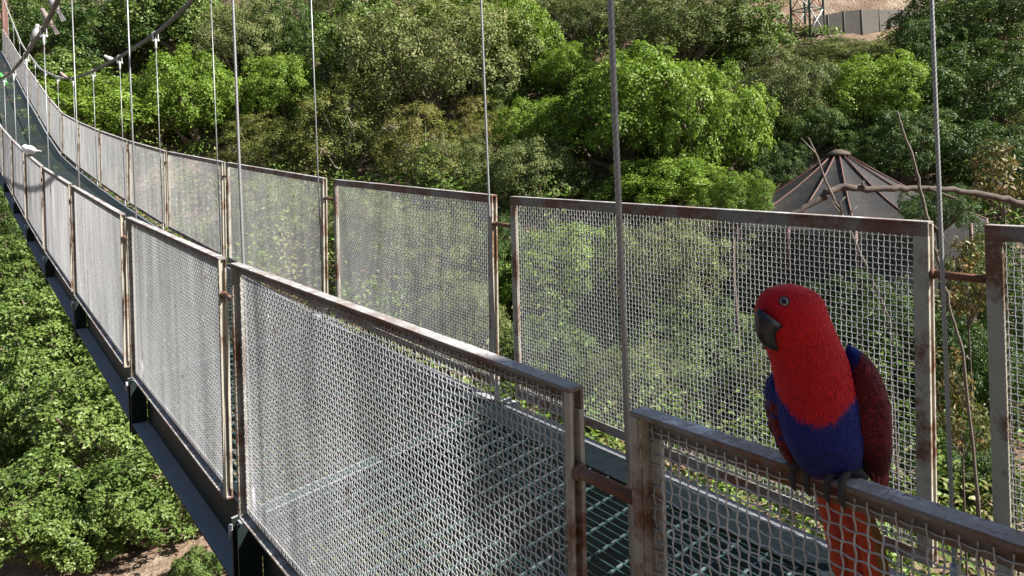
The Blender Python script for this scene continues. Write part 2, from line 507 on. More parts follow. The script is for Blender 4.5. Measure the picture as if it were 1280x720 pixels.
# edge girders and the cross beams below every joint
def g_pt(side, k, a, x, drop):
    z = top_z(side, k) + (top_z(side, k+1) - top_z(side, k)) * a
    return Vector((DN + x if side == 'n' else DF + RW - x, JS[k] + (JS[k+1]-JS[k]) * a, z - FH - drop))
def g_box(mb, side, k, a0, a1, x0, x1, d0, d1, o):
    vs = [g_pt(side, k, a, x, dd) - o for dd in (d1, d0) for (a, x) in ((a0, x0), (a0, x1), (a1, x1), (a1, x0))]
    mb.add(vs, [(0,3,2,1),(4,5,6,7),(0,1,5,4),(1,2,6,5),(2,3,7,6),(3,0,4,7)])
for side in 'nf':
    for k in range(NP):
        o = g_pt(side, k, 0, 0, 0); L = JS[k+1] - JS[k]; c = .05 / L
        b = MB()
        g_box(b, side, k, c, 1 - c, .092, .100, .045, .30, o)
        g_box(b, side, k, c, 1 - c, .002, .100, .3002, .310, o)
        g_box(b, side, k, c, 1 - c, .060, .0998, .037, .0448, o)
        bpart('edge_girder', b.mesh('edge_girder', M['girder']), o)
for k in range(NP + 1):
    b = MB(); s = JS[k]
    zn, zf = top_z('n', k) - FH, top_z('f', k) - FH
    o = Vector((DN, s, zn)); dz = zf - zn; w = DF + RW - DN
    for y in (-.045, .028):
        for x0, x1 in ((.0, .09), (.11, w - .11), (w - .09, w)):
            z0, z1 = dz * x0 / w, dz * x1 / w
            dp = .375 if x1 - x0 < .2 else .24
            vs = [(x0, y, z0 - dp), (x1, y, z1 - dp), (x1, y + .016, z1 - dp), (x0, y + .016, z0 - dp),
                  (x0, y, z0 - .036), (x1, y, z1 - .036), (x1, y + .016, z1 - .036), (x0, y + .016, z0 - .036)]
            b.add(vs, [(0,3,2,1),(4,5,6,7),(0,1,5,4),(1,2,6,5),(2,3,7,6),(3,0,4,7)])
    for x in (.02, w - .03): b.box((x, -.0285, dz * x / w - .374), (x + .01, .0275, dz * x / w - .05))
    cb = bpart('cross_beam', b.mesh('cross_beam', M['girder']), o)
    for x in (-.012, w + .002):
        q = MB(); q.tube([(x, .012, dz * (x > 0) - .05), (x, .012, dz * (x > 0) - .105)], .008, 8); q.build('bolt', M['clamp'], cb)

# main cables
CS = [-6, -3, 0, 2, 4, 6, 8.4, 10.3, 13, 16, 18.5, 20.7, 25.4, 31.5, 39.2, 44.4]
CZ = [5.0, 4.1, 3.35, 2.88, 2.46, 2.12, 1.86, 1.80, 1.86, 1.985, 2.16, 2.42, 3.22, 4.85, 7.75, 10.0]
def cable_z(s):
    # smooth the table with a small moving average
    return float(np.mean(np.interp(np.linspace(s - 1.1, s + 1.1, 9), CS, CZ)))
CD = {'n': .938, 'f': 2.164}
for side in 'nf':
    pts = [(0, s, cable_z(s) + (.0 if side == 'n' else .03) + ZC) for s in np.arange(-6, 44.6, .55)]
    pts = [Vector(p) - Vector((0, 0, ZC)) for p in pts]
    b = MB(); cut = 28 if side == 'n' else 29
    b.tube(pts[:pts.__len__() if side == 'n' else 48], .026, 10)
    o = bpart('main_cable', b.mesh('main_cable', M['cable_dark']), (CD[side], 0, ZC))
    if side == 'f':
        q = MB(); q.tube([p - Vector(pts[47]) for p in pts[47:]], .0262, 10)
        bpart('main_cable', q.mesh('main_cable', M['cable_pale']), (CD[side], 0, ZC) + np.array(pts[47]))

# suspenders: twisted wire rope with a zinc clamp on the main cable
def rope(h, r=.0052, lay=.085, n=18, ring=.0075):
    m = max(2, int(h / ring)); t = np.linspace(0, h, m)
    k = np.arange(n) * 2 * math.pi / n
    R = r * (1 + .42 * np.abs(np.cos(k * 3)) - .25)
    A = k[None, :] + (t / lay * 2 * math.pi)[:, None]
    V = np.stack([R * np.cos(A), R * np.sin(A), np.repeat(t[:, None], n, 1)], -1).reshape(-1, 3)
    i = np.arange(m * n).reshape(m, n); a, b2 = i[:-1], i[1:]
    F = np.stack([a, np.roll(a, -1, 1), np.roll(b2, -1, 1), b2], -1).reshape(-1, 4)
    return V, F
for side in 'nf':
    for k in range(NP):
        s = JS[k] + .015; d = CD[side]
        zb = top_z('n' if side == 'n' else 'f', k) - FH - .10
        zt = cable_z(s) + ZC + (.03 if side == 'f' else 0)
        if k in (0, 1, 2):
            V, F = rope(zt - zb); me = mesh_np('suspender', V, F, M['rope'], True)
        else:
            b = MB(); b.tube([(0, 0, 0), (0, 0, zt - zb)], .0052, 8); me = b.mesh('suspender', M['rope'])
        o = bpart('suspender', me, (d, s, zb))
        h = zt - zb
        c = MB()                       # saddle over the cable, two cheeks and the socket below
        c.rings([[(.034*math.cos(q), y, h + .034*math.sin(q)) for q in np.linspace(-.4, math.pi+.4, 9)] +
                 [(.029*math.cos(q), y, h + .029*math.sin(q)) for q in np.linspace(math.pi+.4, -.4, 9)] for y in (-.02, .02)], False)
        for x in (-.036, .026): c.box((x, -.016, h - .10), (x + .010, .016, h - .012))
        c.tube([(-.045, 0, h - .085), (.045, 0, h - .085)], .012, 8)
        c.tube([(0, 0, h - .21), (0, 0, h - .17), (0, 0, h - .1), (0, 0, h - .07)], [.008, .014, .016, .010], 10)
        c.build('clamp', M['clamp'], o)
        e = MB(); e.tube([(0, 0, .02), (0, 0, .07), (0, 0, .17)], [.017, .015, .010], 10); e.build('end_socket', M['rope'], o)

# red-brown pylon at the far end
pb = MB(); ps = 44.4
for d in (.70, 2.40):
    pb.box((d - .11, -.14, -8.5), (d + .11, .14, 3.6))
pb.box((.55, -.10, 3.3), (2.55, .10, 3.58)); pb.box((.81, -.08, 1.2), (2.29, .08, 1.45))
bpart('pylon', pb.mesh('pylon', M['redpost']), (0, ps, ZC + 6.9))

# ------------------------------------------------------------------ vegetation
def unit(v): return v / np.maximum(np.linalg.norm(v, axis=-1, keepdims=True), 1e-9)
def leaves(rng, P, Nrm, size, aspect=.55, fold=.18, droop=.25):
    """one folded leaf (two triangles along its midrib) at every point"""
    n = len(P)
    ax = rng.normal(size=(n, 3)); ax[:, 2] -= droop
    ax = unit(ax - Nrm * np.sum(ax * Nrm, 1, keepdims=True)); sd = np.cross(Nrm, ax)
    s = size[:, None]
    a = P; b = P + ax * s + Nrm * s * rng.uniform(-.12, .12, (n, 1))
    c = P + ax * s * .45 + sd * s * aspect * .5 + Nrm * s * fold
    d = P + ax * s * .45 - sd * s * aspect * .5 + Nrm * s * fold
    V = np.stack([a, c, b, d], 1).reshape(-1, 3)
    i = np.arange(n) * 4
    F = np.stack([np.stack([i, i+1, i+2], 1), np.stack([i, i+2, i+3], 1)], 1).reshape(-1, 3)
    return V, F

def crown_lobes(rng, n, flat, rlo, rhi, dmin):
    """clumps of foliage spaced over an uneven crown surface, so that deep gaps stay between them"""
    ph = rng.uniform(0, 6.28, 6); C = []; tries = 0
    while len(C) < n and tries < n * 60:
        tries += 1
        d = unit(rng.normal(size=3))
        if d[2] < -.5: continue
        # outline: broad bulges and hollows
        out = .80 + .13 * math.sin(2.3 * d[0] + ph[0] + 2.1 * d[2]) + .12 * math.sin(3.1 * d[1] + ph[1]) + .10 * math.sin(5.2 * d[0] - 4.1 * d[1] + ph[2])
        c = d * out * (rng.uniform(.80, 1.0) if rng.random() < .72 else rng.uniform(.45, .75))
        if all(np.sum((c - q) ** 2) > (dmin * (.75 + .5 * rng.random())) ** 2 for q in C): C.append(c)
    C = np.array(C); C[:, 2] *= flat
    return C, rng.uniform(rlo, rhi, len(C)) * rng.choice([.75, 1.0, 1.0, 1.2], len(C))
def crown_mesh(name, seed, kind, nlobes=100, nleaf=26000, leaf=.034, flat=.85, spray=.12, sparse=0.0, aspect=.55, rad=(.12, .20), dmin=.19):
    rng = np.random.default_rng(seed)
    C, R = crown_lobes(rng, nlobes, flat, rad[0], rad[1], dmin)
    L = len(C)
    ltint = rng.uniform(-.22, .22, L)
    w = R ** 2 * rng.uniform(.7, 1.25, L); w /= w.sum()
    li = rng.choice(L, nleaf, p=w)
    out = unit(C[li] + 1e-6)
    # every clump is a handful of rosettes
    nr = 14
    rd = unit(rng.normal(size=(L, nr, 3)) + unit(C)[:, None, :] * .75 + np.array([0, 0, .4]))
    k = rng.integers(0, nr, nleaf)
    d = unit(rd[li, k] + rng.normal(size=(nleaf, 3)) * .26)
    P = C[li] + d * R[li][:, None] * rng.uniform(.72, 1.08, (nleaf, 1)) * np.array([1, 1, .86])
    sp = rng.random(nleaf) < spray
    P[sp] += d[sp] * R[li][sp][:, None] * rng.uniform(.0, .55, (sp.sum(), 1))
    n3 = int(nleaf * .10)                      # leaves on the inner twigs
    Pi = unit(rng.normal(size=(n3, 3))) * rng.uniform(.25, .62, (n3, 1)); Pi[:, 2] *= flat
    P = np.concatenate([P, Pi]); d = np.concatenate([d, unit(Pi)]); lob = np.concatenate([li, rng.integers(0, L, n3)])
    T = .47 + ltint[lob] + rng.normal(0, .13, len(P))
    dist = np.linalg.norm(P[:, None, :] - C[None], axis=2) / R[None]
    keep = ((dist < .60).sum(1) == 0) & (rng.random(len(P)) > sparse)
    P, d, T = P[keep], d[keep], T[keep]
    Nr = unit(d * .75 + np.array([0, 0, .35]) + rng.normal(size=P.shape) * .38)
    V, F = leaves(rng, P, Nr, rng.uniform(.7, 1.25, len(P)) * leaf, aspect)
    return mesh_np(name, V, F, LEAF[kind], False, np.repeat(np.clip(T, 0, 1), 2)), C, R
def limb_mesh(name, seed, C, R, mat, n=14, r0=.05, twigs=0):
    rng = random.Random(seed); b = MB()
    pick = rng.sample(range(len(C)), min(n, len(C)))
    for i in pick:
        c = Vector(C[i]); base = Vector((rng.uniform(-.012, .012), rng.uniform(-.012, .012), -.70))
        mid = base.lerp(c, .5) + Vector((rng.uniform(-.1, .1), rng.uniform(-.1, .1), -.06))
        b.tube([base, base.lerp(mid, .6), mid, mid.lerp(c, .6) + Vector((0, 0, .03)), c * 1.0], [r0, r0*.8, r0*.55, r0*.35, r0*.12], 6, False)
    for i in range(twigs):
        j = rng.choice(pick); c = Vector(C[j])
        d = Vector((rng.gauss(0, 1), rng.gauss(0, 1), rng.gauss(.4, .6))).normalized() * R[j] * rng.uniform(.9, 1.5)
        k = d.orthogonal().normalized() * rng.uniform(-.06, .06)
        b.tube([c, c + d * .5 + k, c + d], [.010, .007, .003], 4, False)
    return b.mesh(name, mat)
def trunk_mesh(name, seed, mat):
    """unit trunk: height 1 from the ground, leaning and tapering"""
    rng = random.Random(seed); b = MB(); pts = []; x = y = 0
    for i in range(7):
        pts.append((x, y, i / 6)); x += rng.uniform(-.05, .05); y += rng.uniform(-.05, .05)
    b.tube(pts, [.075, .055, .047, .043, .040, .036, .030], 8)
    return b.mesh(name, mat)

KIND = {
 'bright': dict(nleaf=27000, leaf=.042, flat=.86, nlobes=105, rad=(.12, .19), dmin=.20),
 'olive':  dict(nleaf=33000, leaf=.031, flat=.84, nlobes=130, rad=(.10, .165), dmin=.175, spray=.2),
 'dry':    dict(nleaf=20000, leaf=.032, flat=.95, nlobes=100, rad=(.09, .16), dmin=.18, spray=.4, sparse=.1),
 'dark':   dict(nleaf=27000, leaf=.038, flat=.86, nlobes=105, rad=(.12, .19), dmin=.20),
 'fresh':  dict(nleaf=15000, leaf=.058, flat=.90, nlobes=75, rad=(.14, .22), dmin=.285, aspect=.66, spray=.05),
}
VAR = {}
for ki, (kind, kw) in enumerate(KIND.items()):
    for v in range(3 if kind in ('bright', 'olive', 'dark') else 2):
        sd = 100 * ki + v * 7 + 5
        cm, C, R = crown_mesh('crown', sd, kind, **kw)
        bk = M['pale_twig'] if kind == 'dry' else M['bark']
        VAR[kind, v] = (cm, limb_mesh('limbs', sd, C, R, bk, 16, .022 if kind == 'dry' else .045, 120 if kind == 'dry' else 20), trunk_mesh('trunk', sd, bk))

def t_at(p): return float(terrain(np.array(p.x), np.array(p.y)))
def march(x, y, clear, fmin=7.0, fmax=75.0):
    """distance at which the line of sight through a pixel comes down to within `clear` (per metre of depth) of the ground"""
    F = fmin
    while F < fmax:
        r = ray(x, y) * F
        if r.z - t_at(r) < clear * F: return F
        F += .2
    return fmax
TREE_N = 0
def tree(x, y, w, h, kind, label, cat='tree', F=None, sit=.95, rot=None, group=None, name=None, grow=1.2):
    global TREE_N
    TREE_N += 1
    rng = random.Random(TREE_N * 13 + 1)
    if F is None: F = march(x, y, h / F_PX * sit)
    p = at_depth(x, y, F)
    w, h = w * grow, h * grow
    rx, rz = w * F / F_PX, h * F / F_PX / KIND[kind]['flat']
    g = t_at(p) + ZC - .1
    base = Vector((p.x, p.y, g))
    root = empty(name or ('tree' if cat == 'tree' else 'shrub'), base)
    tag(root, label, cat, group)
    nv = 3 if (kind, 2) in VAR else 2
    cm, lm, tm = VAR[kind, rng.randrange(nv)]
    r = rot if rot is not None else rng.uniform(0, 6.28)
    top = p.z - g - rz * .55
    for nm, me, loc, sc in (('crown', cm, p - base, (rx, rx, rz)), ('limbs', lm, p - base, (rx, rx, rz))):
        o = obj(nm, me, root, loc); o.scale = sc; o.rotation_euler = (0, 0, r)
    if top > .15:
        th = max(.35, min(1.4, rx * .55)) * 2.2 if kind != 'sprig' else .22
        o = obj('trunk', tm, root, (0, 0, 0)); o.scale = (th, th, top + .15 * rz); o.rotation_euler = (0, 0, r)
    return root

TREES = [
 # far hillside, left
 (38, 40, 62, 52, 'dark', 'dark leafy tree behind the far end of the bridge, top left corner'),
 (150, 40, 72, 60, 'dark', 'dark tree with lit leaf tips above where the main cable dips'),
 (235, 30, 58, 52, 'fresh', 'leafy green tree crossed by the far main cable near the top edge'),
 (85, 118, 50, 42, 'fresh', 'leafy bush behind the bottom of the sagging far cable'),
 (160, 145, 82, 48, 'bright', 'wide bright green bush just above the curved far railing at left'),
 (250, 130, 62, 62, 'bright', 'bright green bush between the two close suspenders on the left'),
 (300, 55, 56, 50, 'olive', 'olive green tree left of the thin suspender below the red soil'),
 (352, 118, 50, 48, 'bright', 'light green rounded bush left of the suspender at the fifth railing gap'),
 (345, 45, 46, 46, 'dark', 'small dark green tree under the bare red soil at the top'),
 (330, 185, 55, 38, 'dry', 'yellowing shrub above the third panel of the far railing'),
 (440, 165, 70, 62, 'dry', 'dry yellow-brown shrub with pale bare twigs above the far railing'),
 (455, 60, 62, 60, 'fresh', 'mid green tree left of the big grey-olive tree'),
 (420, 12, 46, 36, 'olive', 'small olive bush at the top edge left of centre'),
 (600, 165, 44, 36, 'dry', 'small yellowish shrub left of the big green tree'),
 (612, 118, 40, 34, 'dark', 'dark bush below the large grey-olive tree'),
 (545, 85, 100, 78, 'olive', 'large grey-olive tree with fine leaves in the upper middle'),
 (525, 195, 58, 52, 'dry', 'thin brownish shrub showing its bare stems above the far railing'),
 (575, 215, 48, 40, 'olive', 'low grey-green bush left of the suspender at the wide railing gap'),
 (585, 12, 60, 34, 'bright', 'yellow-green bush along the top edge in the middle'),
 # middle and right of the hillside
 (655, 55, 52, 58, 'bright', 'bright green tree right of the thin middle suspender'),
 (715, 95, 46, 34, 'bright', 'small bright bush between the olive tree and the big green tree'),
 (690, 165, 50, 46, 'bright', 'bright green bush at the left foot of the big green tree'),
 (672, 225, 66, 48, 'olive', 'dark grey-green bush behind the left end of the long far panel'),
 (735, 25, 56, 40, 'olive', 'olive tree with yellowish tips left of the thick near suspender'),
 (845, 40, 82, 58, 'olive', 'pale yellowish olive tree right of the thick near suspender at top'),
 (785, 145, 96, 76, 'bright', 'largest bright green tree, behind the thick near suspender'),
 (885, 165, 66, 86, 'bright', 'tall bright green tree reaching down beside the dark netted aviary'),
 (830, 232, 74, 36, 'bright', 'low bright bush peeking over the top of the long far panel'),
 (938, 55, 46, 40, 'fresh', 'green bush left of the lattice tower'),
 (985, 128, 58, 58, 'olive', 'dark olive tree directly below the lattice tower'),
 (1083, 122, 60, 50, 'bright', 'bright yellow-green bush above the netted aviary'),
 (1070, 76, 62, 20, 'olive', 'low grey scrub at the foot of the bare tan bank'),
 (1030, 66, 44, 17, 'olive', 'low grey-green shrub at the foot of the lattice tower'),
 (1120, 185, 56, 50, 'dark', 'dark shrub behind the bare upright stick'),
 (1140, 72, 46, 44, 'dark', 'dark green tree at the right end of the bare tan bank'),
 (1235, 28, 78, 56, 'dark', 'dark tree filling the top right corner'),
 (1235, 115, 74, 62, 'dark', 'large dark evergreen at the right edge below the corner tree'),
 (1170, 140, 42, 44, 'fresh', 'mid green bush right behind the far thick suspender'),
 (1238, 205, 62, 50, 'dark', 'dark shrub above the branch at the right edge'),
 (918, 252, 40, 36, 'bright', 'small bright bush against the left slope of the netted roof', 'F18'),
 (972, 212, 34, 32, 'dark', 'dark bush between the bright tall tree and the netted roof'),
 (1172, 262, 40, 30, 'dark', 'dark bush overlapping the right slope of the netted roof', 'F18'),
 (1010, 168, 46, 32, 'dark', 'dark bush at the top of the netted aviary roof'),
 # seen through the mesh, in the valley behind the bridge
 (705, 345, 72, 66, 'bright', 'bright green bush seen through the left half of the long far panel'),
 (700, 440, 60, 50, 'dark', 'deep green bush low behind the left end of the long far panel'),
 (820, 350, 80, 66, 'olive', 'olive bush seen through the middle of the long far panel'),
 (880, 440, 80, 60, 'dark', 'dark green bush low behind the mesh left of the parrot'),
 (800, 480, 66, 46, 'olive', 'grey-green bush low behind the mesh by the thick near suspender'),
 (960, 350, 62, 56, 'olive', 'dull green bush behind the mesh left of the parrot head'),
 (1000, 322, 70, 44, 'dark', 'dark bush hiding the foot of the netted aviary'),
 (1120, 325, 60, 46, 'dark', 'dark bush behind the mesh below the bare stick'),
 (905, 305, 56, 46, 'olive', 'olive bush behind the top of the mesh left of the aviary'),
 (1090, 420, 76, 70, 'dark', 'dark green bush behind the mesh right of the parrot head'),
 (1010, 480, 76, 60, 'olive', 'dull green bush behind the mesh at the height of the parrot breast'),
 (520, 320, 70, 58, 'olive', 'grey-green bush behind the second panel of the far railing'),
 (450, 290, 56, 50, 'olive', 'dull bush behind the left half of the second far panel'),
 (580, 400, 58, 50, 'olive', 'pale olive bush low behind the second far panel'),
 (340, 270, 56, 50, 'olive', 'grey-green bush behind the third panel of the far railing'),
 (630, 330, 34, 60, 'dark', 'dark bush filling the gap between the first two far panels'),
 (1205, 330, 50, 60, 'dark', 'dark bush behind the gap at the far thick suspender'),
 (1195, 470, 60, 70, 'dark', 'dark leafy bush low in the gap right of the parrot'),
 (1265, 420, 56, 76, 'dark', 'dark bush behind the rightmost far panel'),
 (1200, 590, 60, 60, 'dark', 'dark shrub low between the two right-hand posts'),
 # below the bridge, lower left
 (14, 265, 42, 62, 'dark', 'dark tree at the left edge below the far panels of the near railing'),
 (30, 350, 56, 46, 'fresh', 'leafy tree top at the left edge beside the far cross beams'),
 (62, 432, 84, 62, 'fresh', 'leafy tree top below the third and fourth near panels'),
 (20, 520, 62, 66, 'fresh', 'leafy tree at the left edge halfway down'),
 (135, 535, 92, 74, 'fresh', 'large sunlit leafy tree below the girder at lower left'),
 (112, 655, 60, 44, 'fresh', 'low leafy tree between the corner tree and the girder tree at the bottom'),
 (185, 630, 74, 56, 'fresh', 'sunlit leafy tree beside the girder near the bottom edge'),
 (50, 650, 80, 66, 'fresh', 'leafy tree at the bottom left corner'),
]
for t in TREES:
    cat = 'tree' if ' tree' in t[5] else 'shrub'
    tree(*t[:6], cat=cat, F=18.0 if len(t) > 6 else None, grow=1.12 if t[0] < 230 and t[1] > 330 else 1.2)

# scrub that covers the slope between the trees: nobody could count it
AV = at_depth(1048, 188, 22.0)          # apex of the aviary roof
def scrub():
    rng = np.random.default_rng(11)
    Ps, Ns, Ss, Ts = [], [], [], []
    F = 8.5
    while F < 64:
        step = 1.15 + F * .008
        for u in np.arange(-.80 * F, .80 * F, step):
            f = F + rng.uniform(-.6, .6); u2 = u + rng.uniform(-.6, .6)
            x = u2 * math.cos(TH) + f * math.sin(TH); y = -u2 * math.sin(TH) + f * math.cos(TH)
            z = t_at(Vector((x, y, 0)))
            px = 640 + F_PX * u2 / f
            if .2 < x < 3.2 and y > 20: h = .5
            elif f < 18 and px < 330: continue
            else: h = rng.uniform(.9, 2.3)
            if math.hypot(x - AV.x, y - AV.y) < 4.4: continue
            py = CY - F_PX * z / f - (px - 640) * ROLL
            if f > 26 and 975 < px < 1165 and py < 42: continue
            if f > 25 and 965 < px < 1165: h = .35
            if f > 50 and px > 960: continue
            if f > 44 and rng.random() < .3: continue
            n = int(430 if f < 25 else 330)
            d = unit(rng.normal(size=(n, 3)) + np.array([0, 0, .5]))
            r = np.array([.9, .9, h]) * rng.uniform(.7, 1.15)
            lump = 1 + .18 * np.sin(d[:, :1] * 7 + rng.uniform(0, 6)) * np.sin(d[:, 1:2] * 8 + rng.uniform(0, 6))
            Ps.append(np.array([x, y, z + ZC]) + d * r * lump * rng.uniform(.7, 1.12, (n, 1)))
            Ns.append(unit(d * .5 + np.array([0, 0, .5]) + rng.normal(size=(n, 3)) * .45))
            Ss.append(rng.uniform(.10, .17, n) * (1 + .006 * f)); Ts.append(np.clip(rng.uniform(.1, .9) + rng.normal(0, .12, n), 0, 1))
        F += step
    P, Nn, S, T = (np.concatenate(a) for a in (Ps, Ns, Ss, Ts))
    V, Fc = leaves(rng, P, Nn, S)
    m = leaf_mat('hillside_scrub_leaves', [(0, (.045, .085, .015)), (.35, (.100, .170, .026)), (.6, (.140, .225, .034)), (.8, (.175, .200, .06)), (1, (.24, .22, .09))], .45, .3)
    o = obj('hillside_scrub', mesh_np('hillside_scrub', V, Fc, m, False, np.repeat(T, 2)))
    tag(o, 'low mixed green scrub covering the slope between the trees', 'scrub', kind='stuff')
    print('scrub leaves', len(P))
scrub()

# ------------------------------------------------------------------ netted aviary in the dip
def aviary():
    R, H, n = 3.6, 2.0, 14
    gz = t_at(AV) + ZC - .2
    root = empty('aviary', (AV.x, AV.y, gz)); tag(root, 'round aviary with a black net roof on rusty red ribs', 'aviary')
    A = Vector((0, 0, AV.z - gz)); 
    m, nt, p = new_mat('black_netting')
    tc = N(nt, 'ShaderNodeTexCoord')
    n1 = noise(nt, 3.0, 5, .6, vec=tc.outputs['Object'], stretch=(1, 1, .3)); n2 = noise(nt, 70, 2, .5, vec=tc.outputs['Object'])
    nt.links.new(mix(nt, n1, (.012, .0115, .011), (.046, .043, .039)), p.inputs['Base Color']); p.inputs['Roughness'].default_value = .7
    tr = N(nt, 'ShaderNodeBsdfTransparent'); ms = N(nt, 'ShaderNodeMixShader')
    nt.links.new(ramp(nt, n2, [(.34, .25), (.56, 1.0)]), ms.inputs[0])
    nt.links.new(tr.outputs[0], ms.inputs[1]); nt.links.new(p.outputs[0], ms.inputs[2]); nt.links.new(ms.outputs[0], nt.nodes['Material Output'].inputs[0])
    E = [Vector((R*math.cos(2*math.pi*(i+.35)/n), R*math.sin(2*math.pi*(i+.35)/n), A.z - H)) for i in range(n)]
    for i in range(n):
        a, b = E[i], E[(i+1) % n]; g = MB(); q = 5
        rows = []
        for j in range(q + 1):
            t = .06 + .94 * j / q; rows.append([A.lerp(a, t).lerp(A.lerp(b, t), k/4) + Vector((0, 0, -.10*t*math.sin(math.pi*k/4) - .16*math.sin(math.pi*t))) for k in range(5)])
        g.add([p_ for r in rows for p_ in r], [(j*5+k, (j+1)*5+k, (j+1)*5+k+1, j*5+k+1) for j in range(q) for k in range(4)], True)
        g.build('roof_net', m, root)
        r_ = MB(); r_.tube([A.lerp(a, .05 + .95*t) + Vector((0, 0, .02 - .16*math.sin(math.pi*t))) for t in np.linspace(0, 1, 6)], .022, 6); r_.build('rib', M['rib_red'], root)
        w = MB(); w.add([a, b, (b.x, b.y, .0), (a.x, a.y, .0)], [(0, 1, 2, 3)]); w.build('wall_net', m, root)
        po = MB(); po.tube([(a.x, a.y, -.3), (a.x, a.y, a.z + .03)], .045, 6); po.build('post', M['rib_red'], root)
    c = MB(); c.tube([A + Vector((0, 0, -.14)), A + Vector((0, 0, -.06)), A + Vector((0, 0, .03))], [.34, .30, .08], 14); c.build('apex_cap', M['dead'], root)
aviary()

# ------------------------------------------------------------------ lattice tower and the fence below the bare bank
def tower():
    F = march(1010, 47, 0.0, 20)
    p = at_depth(1010, 47, F); g = t_at(p) + ZC - .2
    root = empty('lattice_tower', (p.x, p.y, g)); tag(root, 'green lattice tower with crossed red and white braces at the top edge', 'tower')
    H, w = p.z - g + 7.0, 13.5 * F / F_PX
    q = Matrix.Rotation(-TH + .55, 3, 'Z')
    cs = [q @ Vector((sx*w, sy*w, 0)) for sx, sy in ((-1,-1),(1,-1),(1,1),(-1,1))]
    for c in cs:
        b = MB(); b.tube([c + Vector((0,0,-.3)), c + Vector((0,0,H))], .05, 6); b.build('leg', M['tower_green'], root)
    z = .3; k = 0
    while z < H - .8:
        for i in range(4):
            a, d = cs[i], cs[(i+1) % 4]
            b = MB(); b.tube([a + Vector((0,0,z)), d + Vector((0,0,z + 1.05))], .024, 5); b.build('brace', M['tower_red' if (i + k) % 3 else 'tower_white'], root)
            b = MB(); b.tube([d + Vector((0,0,z)), a + Vector((0,0,z + 1.05))], .024, 5); b.build('brace', M['tower_red' if (i + k) % 2 else 'tower_white'], root)
            b = MB(); b.tube([a + Vector((0,0,z)), d + Vector((0,0,z))], .026, 5); b.build('strut', M['tower_green'], root)
        z += 1.05; k += 1
tower()

def bank_fence():
    pts = []
    for x, yb, hp in ((1018, 47, 26), (1036, 46, 28), (1056, 44, 30), (1078, 42, 30), (1100, 39, 27), (1124, 34, 22), (1148, 30, 17)):
        F = march(x, yb, 0.0, 20); a = at_depth(x, yb, F); pts.append((a, hp * F / F_PX))
    o = pts[3][0].copy()
    root = empty('fence', o); tag(root, 'grey curved mesh fence along the foot of the bare tan bank', 'fence')
    m = plain('grey_fence_mesh', (.105, .094, .078), .9, 0, .4, 3, .3)
    for i in range(len(pts) - 1):
        (a, h0), (c, h1) = pts[i], pts[i+1]; b = MB()
        dn = Vector((math.sin(TH), math.cos(TH), 0)) * .04
        lo = Vector((0, 0, -.5))
        vs = [a+lo-o, c+lo-o, c-o+Vector((0,0,h1)), a-o+Vector((0,0,h0))]
        b.add(vs + [v + dn for v in vs], [(0,1,2,3),(7,6,5,4),(0,4,5,1),(1,5,6,2),(2,6,7,3),(3,7,4,0)]); b.build('fence_panel', m, root)
    for a, h in pts:
        b = MB(); b.tube([a - o + Vector((0,0,-.6)), a - o + Vector((0,0,h+.03))], .028, 6); b.build('post', m, root)
bank_fence()

# ------------------------------------------------------------------ bare wood in front of the slope
def to_ground(p):
    return Vector((p.x, p.y, t_at(p) + ZC - .1))
def wood(name, label, cat, px, F, rad, mat, twigs=(), down=None, seed=1):
    rng = random.Random(seed)
    P = [at_depth(x, y, F + (f or 0)) for x, y, f in px]
    R = [r * F / F_PX for r in rad]
    if down:
        base = to_ground(P[-1] + Vector(down)); n = 5
        for i in range(1, n + 1):
            P.append(P[-1].lerp(base, 1 / (n - i + 1)) if i < n else base); R.append(R[-1] * 1.02)
    base = P[-1].copy()
    # refine and roughen
    Q, S = [], []
    for i in range(len(P) - 1):
        for k in range(5):
            t = k / 5; j = Vector((rng.gauss(0, 1), rng.gauss(0, 1), rng.gauss(0, 1))) * R[i] * .30
            Q.append(P[i].lerp(P[i+1], t) + j); S.append((R[i] + (R[i+1] - R[i]) * t) * rng.uniform(.9, 1.13))
    Q.append(P[-1]); S.append(R[-1])
    root = empty(name, base); tag(root, label, cat)
    b = MB(); b.tube([q - base for q in Q], S, 9); b.build('stem', mat, root)
    for tw in twigs:
        T = [at_depth(x, y, F - .02) for x, y in tw[0]]; r0 = tw[1] * F / F_PX
        b = MB(); b.tube([t - base for t in T], list(np.linspace(r0, r0 * .35, len(T))), 6); b.build('twig', mat, root)
    return root
wood('dead_branch', 'long bare brown branch lying level behind the right end of the far railing', 'branch',
     [(978, 276, 0), (1000, 263, 0), (1028, 246, 0), (1034, 238, 0), (1062, 235, 0), (1100, 235, 0), (1140, 235, 0), (1190, 237, 0), (1240, 246, 0), (1290, 258, 0), (1360, 276, 0), (1440, 330, 0)],
     5.2, [2.4, 3.6, 4.2, 4.8, 4.3, 4.0, 3.9, 3.9, 4.1, 4.5, 5.2, 6.5], M['dead'],
     twigs=[([(1080, 235), (1078, 230), (1080, 226)], 2.5), ([(1160, 236), (1180, 243), (1196, 248)], 2.2)], down=(.6, 0, 0))
wood('bare_stick', 'thin pale bare stick rising above the far railing left of the far thick suspender', 'stick',
     [(1121, 139, 0), (1127, 160, 0), (1142, 200, 0), (1151, 240, 0), (1160, 275, 0), (1172, 320, 0), (1186, 380, 0), (1203, 440, 0)],
     4.9, [1.3, 1.5, 1.8, 1.9, 2.0, 2.0, 1.9, 1.8], M['dead_pale'], twigs=[([(1172, 320), (1166, 305), (1168, 296)], 1.6), ([(1160, 275), (1178, 292), (1184, 308)], 1.4)], down=(.5, -.1, 0), seed=4)
